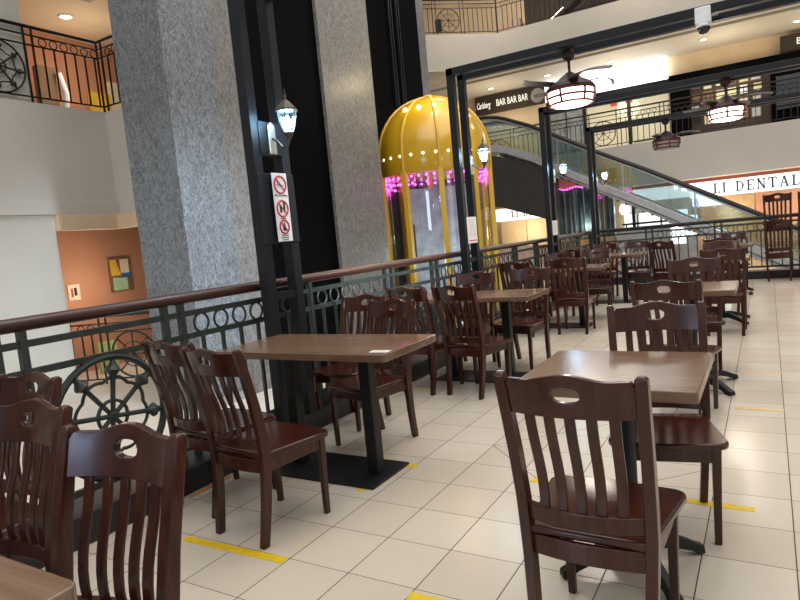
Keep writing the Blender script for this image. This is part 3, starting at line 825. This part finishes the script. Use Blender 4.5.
for x, v in ((-3.4, 3.92), (-1.6, 2.93), (.2, 1.94)):
    for yy in (0, 1.15): MB().bb(x - .02, x + .02, yy - .012, yy + .012, v - .86, v - .08).build('glass_joint', 'steel', esc)
b = MB(); rings = []
stp = MB()
def hand(x):
    for (x0, v0), (x1, v1) in zip(HP, HP[1:]):
        if x <= x1: return v0 + (v1 - v0) * (x - x0) / (x1 - x0)
    return HP[-1][1]
for i in range(36):
    x = -5.2 + i * .225; v = hand(x + .225) - .95
    stp.bb(x, x + .23, .07, 1.08, v - .16, v)
stp.build('steps', 'step', esc)
MB().prism([(-8.2, 3.72), (-5.6, 3.70), (-4.9, 3.5), (-4.1, 3.2), (-3.75, 3.0), (-3.75, 1.5), (-5.3, 2.05), (-8.2, 2.05)], -.02, 1.15, 'y').build('upper_truss', 'truss', esc)
MB().prism([(-3.75, 3.0), (-1.05, 1.55), (1.74, -.01), (2.6, -.5), (2.42, -.5), (-1.1, 1.50), (-3.75, 2.95)], .02, 1.12, 'y').build('lower_truss', 'skirtmetal', esc)

# ------------------------------------------------------------------ ground floor shops on the far side
def sign_text(name, lab, x0, x1, y, z0, z1, mat, body, size, lx, tm, sx=1., trim=None, lz=0.):
    t = thing(name, lab, 'sign', ((x0 + x1) / 2, y, (z0 + z1) / 2))
    w_, h = (x1 - x0) / 2, (z1 - z0) / 2
    MB().bb(-w_, w_, 0, .1, -h, h).build('panel', mat, t)
    if body and 'DENTAL' in body: serif(body, size, tm, t, lx - (x0 + x1) / 2, -size / 2)
    elif body: letters(body, size, tm, t, (lx - (x0 + x1) / 2, -.012, lz), FACE_Y, .01, sx)
    if trim: MB().bb(-w_, w_, -.02, .1, h, h + .14).build('top_trim', trim, t)
    return t
sign_text('shop_sign', 'long white lit sign with dark letters LI DENTAL at the right', -1.9, 6.0, 18.95, 1.74, 2.20, 'sign_dental', 'LI DENTAL', .30, 1.60, 'letter_dark', 1.12, 'redtrim')
sign_text('shop_sign', 'white lit sign with faint letters under the escalator, right of the lift', -6.45, -3.9, 18.95, 1.63, 2.06, 'sign_dental', 'LI DENTAL', .22, -5.05, 'letter_dark', 1.0)
for i, x in enumerate((-6.3, -5.35, -4.15)):
    o = B(x, (-5.37, -4.17, -3.3)[i], 18.98, 19.1, .1, 1.6).build('wall_panel', 'tanpanel', bevel=.01)
    tag(o, 'cream panel under the small lit sign, %s' % ('beside the yellow lift', 'in the middle of three', 'right end behind the frame posts')[i], 'panel', 'cream panels under the lit sign')
o = B(-6.5, -4.1, 18.0, 18.2, -.5, .75).build('low_wall', 'pink'); tag(o, 'pale pink low wall seen through the railing below the cream panels', 'wall')
# glazed shop front with magenta string
gf = thing('glazed_shopfront', 'blue grey glazed shopfront with magenta light string below the escalator', 'shopfront', (-3.1, 18.0, -.5))
for i in range(6): MB().bb(-.9 + i * .3, -.61 + i * .3, 0, .02, 1.35, 2.95).build('glass_pane', 'blueglass', gf)
for i in range(7): MB().bb(-.915 + i * .3, -.885 + i * .3, -.02, .04, .4, 2.95).build('mullion', 'steel', gf)
b = MB(); rings = []
for i in range(40):
    x = -.9 + 1.8 * i / 39; y_ = .22 + .05 * math.sin(i * 1.9); rings.append([(x, y_, 1.3), (x, y_ + .02, 1.3), (x, y_ + .02, 2.9), (x, y_, 2.9)])
b.loft(rings).build('curtain', 'curtain', gf, True)
MB().bb(-.95, .95, -.02, .1, .4, 1.3).build('stall_riser', 'woodpanel', gf)
for i in range(16):
    o = bpy.data.objects.new('light_bulb', led); COL.objects.link(o); o.parent = gf; o.location = (-1.0 + i * .09, -.10, 2.94 + .03 * math.sin(i * .9))
o = B(-4.1, -2.1, 18.0, 18.19, 2.46, 2.9).build('canopy', 'woodpanel'); o.data.materials[0] = M['woodpanel']
tag(o, 'brown canopy above the magenta light string', 'canopy')
# bright shop behind the escalator
bs = thing('lit_shop', 'bright white lit shop windows behind the foot of the escalator', 'shop', (-1.1, 19.0, -.5))
for x0, x1 in ((-1.0, -.62), (-.55, .05), (.12, .85)): MB().bb(x0, x1, .05, .1, .9, 1.95).build('lit_window', 'shop_light', bs)
MB().bb(-1.05, .95, 0, .16, .2, .9).build('stall_riser', 'steel', bs)
MB().bb(-1.05, .95, -.25, .16, 1.95, 2.3).build('header', 'white_wall', bs)
for x in (-.6, .1): MB().bb(x - .03, x + .03, -.02, .12, .9, 1.95).build('mullion', 'steel', bs)
MB().lathe([(.02, .12), (.1, .09), (.13, 0), (.1, -.09), (.02, -.12)], 14, (-.95, -.3, 2.12)).build('globe_lamp', 'lamp_white', bs, True)
o = MB().lathe([(.055, -.5), (.055, 1.72)], 12, (-1.70, 18.4, 0)).build('round_post', 'charcoal', None, True); tag(o, 'dark round post in front of the bright shop windows', 'post')
dk = thing('service_counter', 'dark counter with shelf tops before the bright shop', 'counter', (-1.35, 17.95, -.5))
MB().bb(-.75, .75, -.2, .2, 0, 1.45).build('counter_body', 'steel', dk)
MB().bb(-.85, .85, -.28, .28, 1.45, 1.52).build('counter_top', 'ink', dk)
MB().bb(-.6, .9, -.1, .2, 1.62, 1.68).build('shelf', 'ink', dk)
for x in (-.5, .8): MB().bb(x - .02, x + .02, 0, .04, 1.52, 1.62).build('shelf_support', 'ink', dk)
o = B(-.05, 1.55, 18.9, 19.0, .2, 1.72).build('wood_panel', 'woodpanel'); tag(o, 'honey coloured wood panel under the dental sign', 'panel')
o = B(1.57, 4.5, 18.9, 19.0, .2, 1.72).build('wall_panel', 'orange'); tag(o, 'orange panel at the right under the dental sign', 'panel')
pst = thing('framed_poster', 'pale poster stand behind the escalator glass', 'poster', (-.1, 18.6, -.5))
MB().bb(-.16, .16, 0, .03, 1.15, 1.75).build('poster', 'shop_light', pst); MB().bb(-.18, .18, .03, .05, 0, 1.77).build('stand', 'steel', pst)

# ------------------------------------------------------------------ first floor shops on the far side
t = sign_text('shop_sign', 'dark brown bar sign with pale lettering on the far first floor', -7.8, -5.05, 21.1, 5.82, 6.5, 'brownsign', 'BAR BAR BAR', .36, -6.30, 'letter_lit', .58)
letters('Carlsberg', .34, 'letter_lit', t, (-1.04, -.012, .0), FACE_Y, .008, .42, .35)
o = MB().lathe([(.0, -.01), (.26, -.01), (.26, .03), (.0, .03)], 24, (1.12, -.02, -.02), 'y').build('round_badge', 'steel', t, True)
sign_text('shop_sign', 'large blank white backlit sign on the far first floor', -5.02, -.87, 21.1, 5.82, 6.55, 'sign_white', '', 0, 0, 'ink')
sign_text('shop_sign', 'dark signboard with pale letters BI at the right edge', 2.34, 4.6, 21.1, 5.92, 6.4, 'brownsign', 'BI', .27, 2.86, 'letter_lit')
for i, x in enumerate((-4.9, -4.3)):
    o = B(x, x + .55, 21.15, 21.4, 3.55, 5.6).build('window_%d' % (i + 1), 'curtain'); struct(o, 'beige shop window %d on the first floor' % (i + 1), 'window')
o = B(-3.6, -.9, 21.2, 21.4, 3.55, 5.62).build('window_3', 'clear'); struct(o, 'wide shop window of the first floor', 'window')
o = B(-3.6, -.9, 21.36, 21.395, 3.7, 5.5).build('window_4', 'shop_tan'); struct(o, 'pale interior behind the wide shop window', 'window')
for x in (-3.7, -2.2): struct(B(x, x + .1, 21.1, 21.2, 3.55, 5.7).build('trim_9' if x < -3 else 'trim_10', 'charcoal'), 'dark window post at %s' % ('the left' if x < -3 else 'the middle'), 'trim')
struct(B(-5.0, -.8, 21.05, 21.3, 5.62, 5.8).build('trim_11', 'charcoal'), 'dark band under the white sign', 'trim')
for i in range(3):
    o = B(-2.75 + i * .5, -2.53 + i * .5, 21.12, 21.15, 5.26 + .03 * i, 5.42 + .03 * i).build('poster', ('red', 'red', 'paper')[i])
    tag(o, ('small red poster left in the wide shop window', 'second red poster in the wide shop window', 'white notice in the wide shop window')[i], 'poster')
struct(B(-.8, -.22, 20.9, 21.4, 3.55, 5.85).build('wall_black_pier', 'void'), 'black pier between the shops', 'wall')
struct(B(2.05, 6, 20.95, 21.4, 3.55, 5.75).build('wall_black_shop', 'void'), 'black shop front at the right', 'wall')
struct(B(-.8, 6, 20.85, 21.1, 5.62, 5.84).build('trim_12', 'void'), 'black header over the picture wall', 'trim')
struct(B(-.22, 2.05, 21.25, 21.4, 3.55, 5.65).build('wall_picture', 'darkwall'), 'dark wall covered with framed pictures', 'wall')
wx = 0; n_ = 0
art = ['art_n', 'steel', 'art_c', 'pink', 'steel', 'charcoal', 'art_c']
rows = ('top', 'second', 'third', 'bottom')
for r_ in range(4):
    for c_ in range(6):
        x = -.05 + c_ * .345 + random.uniform(-.03, .03); zc = 5.42 - r_ * .37 + random.uniform(-.03, .03); w_ = random.uniform(.13, .165); h = random.uniform(.13, .175)
        p = thing('framed_picture', 'small framed picture on the far picture wall, %s row, %s from the left' % (rows[r_], ('first', 'second', 'third', 'fourth', 'fifth', 'sixth')[c_]), 'picture', (x, 21.24, zc), 0, 'framed pictures on the far wall')
        MB().bb(-w_, w_, -.02, .01, -h, h).build('frame', random.choice(['ink', 'art_n', 'darkwall']), p)
        MB().bb(-w_ + .03, w_ - .03, -.025, 0, -h + .03, h - .03).build('canvas', random.choice(art), p)
for i in range(2):
    o = B(2.2 + i * 1.1, 3.1 + i * 1.1, 20.87, 20.93, 4.2 + .0 * i, 5.2).build('shop_screen', 'blueglass')
    tag(o, ('blue tinted glass pane in the black shop front', 'second blue glass pane of the black shop front')[i], 'window')
dl = MB().lathe([(.02, -.02), (.085, -.015), (.1, 0), (.1, .02)], 16)
d0 = thing('ceiling_downlight', '', 'ceiling light', group='downlights of the far corridor')
MB().lathe([(.085, -.012), (.125, -.01), (.125, .01), (.085, .01)], 18, caps=False).build('trim_ring', 'plastic', d0, True)
MB().lathe([(.01, -.006), (.085, -.008), (.085, .01)], 16).build('lens', 'downlight', d0, True)
for i, (x, y, l) in enumerate(((-6.75, 20.2, 'downlight above the bar sign'), (-4.6, 20.1, 'downlight left above the white sign'), (-2.45, 20.1, 'downlight right above the white sign'),
                               (.33, 19.9, 'downlight under the ceiling right of the security camera'), (2.75, 20.2, 'downlight at the far right of the corridor ceiling'))):
    place(d0, i > 0, l, (x, y, 6.535), 0)
for x_, e_ in ((-6.5, 45), (-2.4, 40), (.8, 55), (3.4, 40)): point('corridor_light', (x_, 19.9, 5.3), e_, (1., .86, .62), .4)
for x_, c_ in ((-5.2, (1., .86, .6)), (-3.0, (1., .86, .6)), (.9, (1., .88, .72)), (3.2, (1., .88, .72))): point('shop_light', (x_, 18.1, 1.2), 50, c_, .3)
for x_ in (-6., -1., 4.): point('top_floor_light', (x_, 17.0, 9.6), 160, (1., .9, .76), .5)
# top floor
o = B(-6.1, -5.75, 21.0, 21.4, 7.78, 9.0).build('pink_display', 'pink'); tag(o, 'pink display behind the top floor railing', 'display')
st = thing('stair_lights', 'warm lit sloping stair soffit on the dark top floor', 'stairs', (0, 20.6, 0))
MB().bar((-5.2, 0, 8.05), (-4.0, 0, 8.8), .06, .05).build('light_strip', 'downlight', st); MB().bar((-5.3, .1, 7.85), (-3.5, .1, 9.0), .5, .12).build('soffit', 'darkwall', st)
# wall lamp (black) left of the top railing
o = B(-7.5, -7.3, 17.5, 17.6, 8.1, 8.5).build('wall_speaker', 'ink'); tag(o, 'small black box behind the splayed top floor railing', 'speaker')

# ------------------------------------------------------------------ left recess objects
pt = thing('framed_painting', 'abstract patchwork painting on the terracotta wall', 'painting', (-8.795, 5.48, 1.19))
MB().bb(0, .03, -.235, .235, -.325, .325).build('frame', 'art_n', pt)
for nm, pl in (('art_y', [(-.2, .28), (-.2, -.02), (.0, -.02), (-.08, .28)]), ('art_r', [(-.08, .28), (.0, -.02), (.0, .28)]), ('art_c', [(.0, .28), (.0, .02), (.18, .02), (.18, .28)]),
               ('art_b', [(.0, .02), (.0, -.07), (.2, -.07), (.2, .02)]), ('art_g', [(-.18, -.05), (-.18, -.3), (.12, -.3), (.12, -.07), (.0, -.07)]), ('art_n', [(.12, -.07), (.12, -.3), (.2, -.3), (.2, -.07)])):
    MB().prism(pl, .03, .036, 'x').build('colour_field', nm, pt)
sw = thing('wall_notice', 'small white notice board with dark marks on the terracotta wall', 'notice', (-8.795, 4.52, .955))
MB().bb(0, .02, -.11, .11, -.14, .14).build('board', 'art_c', sw); MB().bb(.02, .024, -.06, -.02, -.08, .07).build('red_mark', 'red', sw); MB().bb(.02, .024, .0, .05, -.06, .08).build('dark_mark', 'ink', sw)
up = thing('display_stand', 'pale display with yellow and green panels in the upper left corridor', 'display', (-8.9, 5.75, 3.84))
MB().bb(0, .1, -.35, .05, .05, .75).build('yellow_panel', 'art_y', up); MB().bb(.02, .12, .0, .45, .0, .45).build('green_panel', 'green_item', up); MB().bb(.0, .1, .05, .4, .45, 1.0).build('pale_panel', 'art_c', up)
up = thing('display_figure', 'grey and white upright display beside the upper left wall', 'display', (-8.6, 4.45, 3.84))
MB().bb(0, .15, -.2, .1, 0, .95).build('grey_panel', 'art_n', up); MB().tube([(.2, .15, .1), (.22, .2, .5), (.2, .12, .85)], .05, 8).build('white_figure', 'plastic', up, True)
dd = MB().lathe([(.085, -.012), (.125, -.01), (.125, .01), (.085, .01)], 18, caps=False).build('ceiling_downlight', 'plastic', None, True, loc=(-8.05, 4.62, 5.545))
tag(dd, 'round downlight in the upper left corridor ceiling', 'ceiling light'); MB().lathe([(.01, -.006), (.085, -.008), (.085, .01)], 16).build('lens', 'downlight', dd, True)
point('recess_light', (-8.0, 4.9, 4.6), 26, (1., .84, .66), .4); point('recess_light', (-7.9, 4.6, 1.0), 34, (1., .86, .70), .4)

o = MB().bb(-.02, .02, 0, .35, 0, .55).build('display_board', 'green_item', loc=(-8.2, 4.45, -.5)); tag(o, 'lime green board behind the railing of the terracotta recess', 'board')
o = MB().bb(-.02, .02, 0, .12, 0, .6).build('display_board', 'red', loc=(-8.0, 3.75, -.5)); tag(o, 'narrow red board behind the left end of the recess railing', 'board')
# ------------------------------------------------------------------ light
W = bpy.data.worlds.new('World'); sc.world = W; W.use_nodes = True
bg = W.node_tree.nodes['Background']; wt = W.node_tree; tc = N(wt, 'ShaderNodeTexCoord'); sp = N(wt, 'ShaderNodeSeparateXYZ'); wt.links.new(tc.outputs['Generated'], sp.inputs[0])
md = N(wt, 'ShaderNodeMath', operation='MULTIPLY_ADD'); md.inputs[1].default_value = .5; md.inputs[2].default_value = .5; wt.links.new(sp.outputs[2], md.inputs[0])
wt.links.new(ramp(wt, md.outputs[0], [(.40, (.08, .075, .07)), (.52, (.20, .19, .18)), (.72, (.62, .60, .575)), (1., (1., .97, .93))]), bg.inputs[0])
bg.inputs[1].default_value = .85
area('skylight_terrace', (1.5, 3.5, 9.5), 8, 14, 700, (1., .97, .93))
area('skylight_void', (-3.0, 1.0, 9.5), 3, 6, 80, (.75, .88, 1.))
area('shop_window_light', (6.6, 1.5, 2.0), 5, 2.2, 40, (.80, .90, 1.), (0, R(90), 0))
area('rear_sheen_light', (-1.2, -6.4, 2.4), 1.6, 1.6, 70, (.55, .70, 1.), (R(90), 0, 0))  # unseen light added behind the camera for bluish reflections on chair backs
sl = bpy.data.lights.new('column_fill', 'SPOT'); sl.energy = 2600; sl.color = (.72, .86, 1.); sl.spot_size = R(36); sl.spot_blend = .9; sl.shadow_soft_size = .3  # invented lamp, added to brighten the lower face of the near column
so = bpy.data.objects.new('column_fill', sl); COL.objects.link(so); so.location = (3.2, 1.6, 3.0)
so.rotation_euler = (Vector((-4.0, 3.6, .9)) - so.location).to_track_quat('-Z', 'Y').to_euler()

# ------------------------------------------------------------------ camera
F = 617.7056874236623
r = Vector((.857, .507, -.093)); u = Vector((.030, .132, .991)); fw = Vector((-.515, .852, -.098))
yaw, pit, rol = R(31.13343098), R(5.64257099), R(-5.37569114)
f0 = Vector((-math.sin(yaw), math.cos(yaw), 0)); r0 = Vector((math.cos(yaw), math.sin(yaw), 0)); u0 = Vector((0, 0, 1))
fw = f0 * math.cos(pit) - u0 * math.sin(pit); u2 = u0 * math.cos(pit) + f0 * math.sin(pit)
r = r0 * math.cos(rol) + u2 * math.sin(rol); u = u2 * math.cos(rol) - r0 * math.sin(rol)
cd = bpy.data.cameras.new('camera'); cd.sensor_width = 36; cd.lens = F * 36 / 800; cd.clip_start = .05
co = bpy.data.objects.new('camera', cd); COL.objects.link(co)
m = Matrix(((r.x, u.x, -fw.x), (r.y, u.y, -fw.y), (r.z, u.z, -fw.z))).to_4x4()
m.translation = Vector((1.8659, -1.9387, 1.3629))
co.matrix_world = m; sc.camera = co
sc.view_settings.view_transform = 'Standard'; sc.view_settings.look = 'None'; sc.view_settings.gamma = 1.; sc.view_settings.exposure = .12
sc.view_settings.use_curve_mapping = False
sc.cycles.use_denoising = True
sc.cycles.max_bounces = 8; sc.cycles.sample_clamp_indirect = 3.
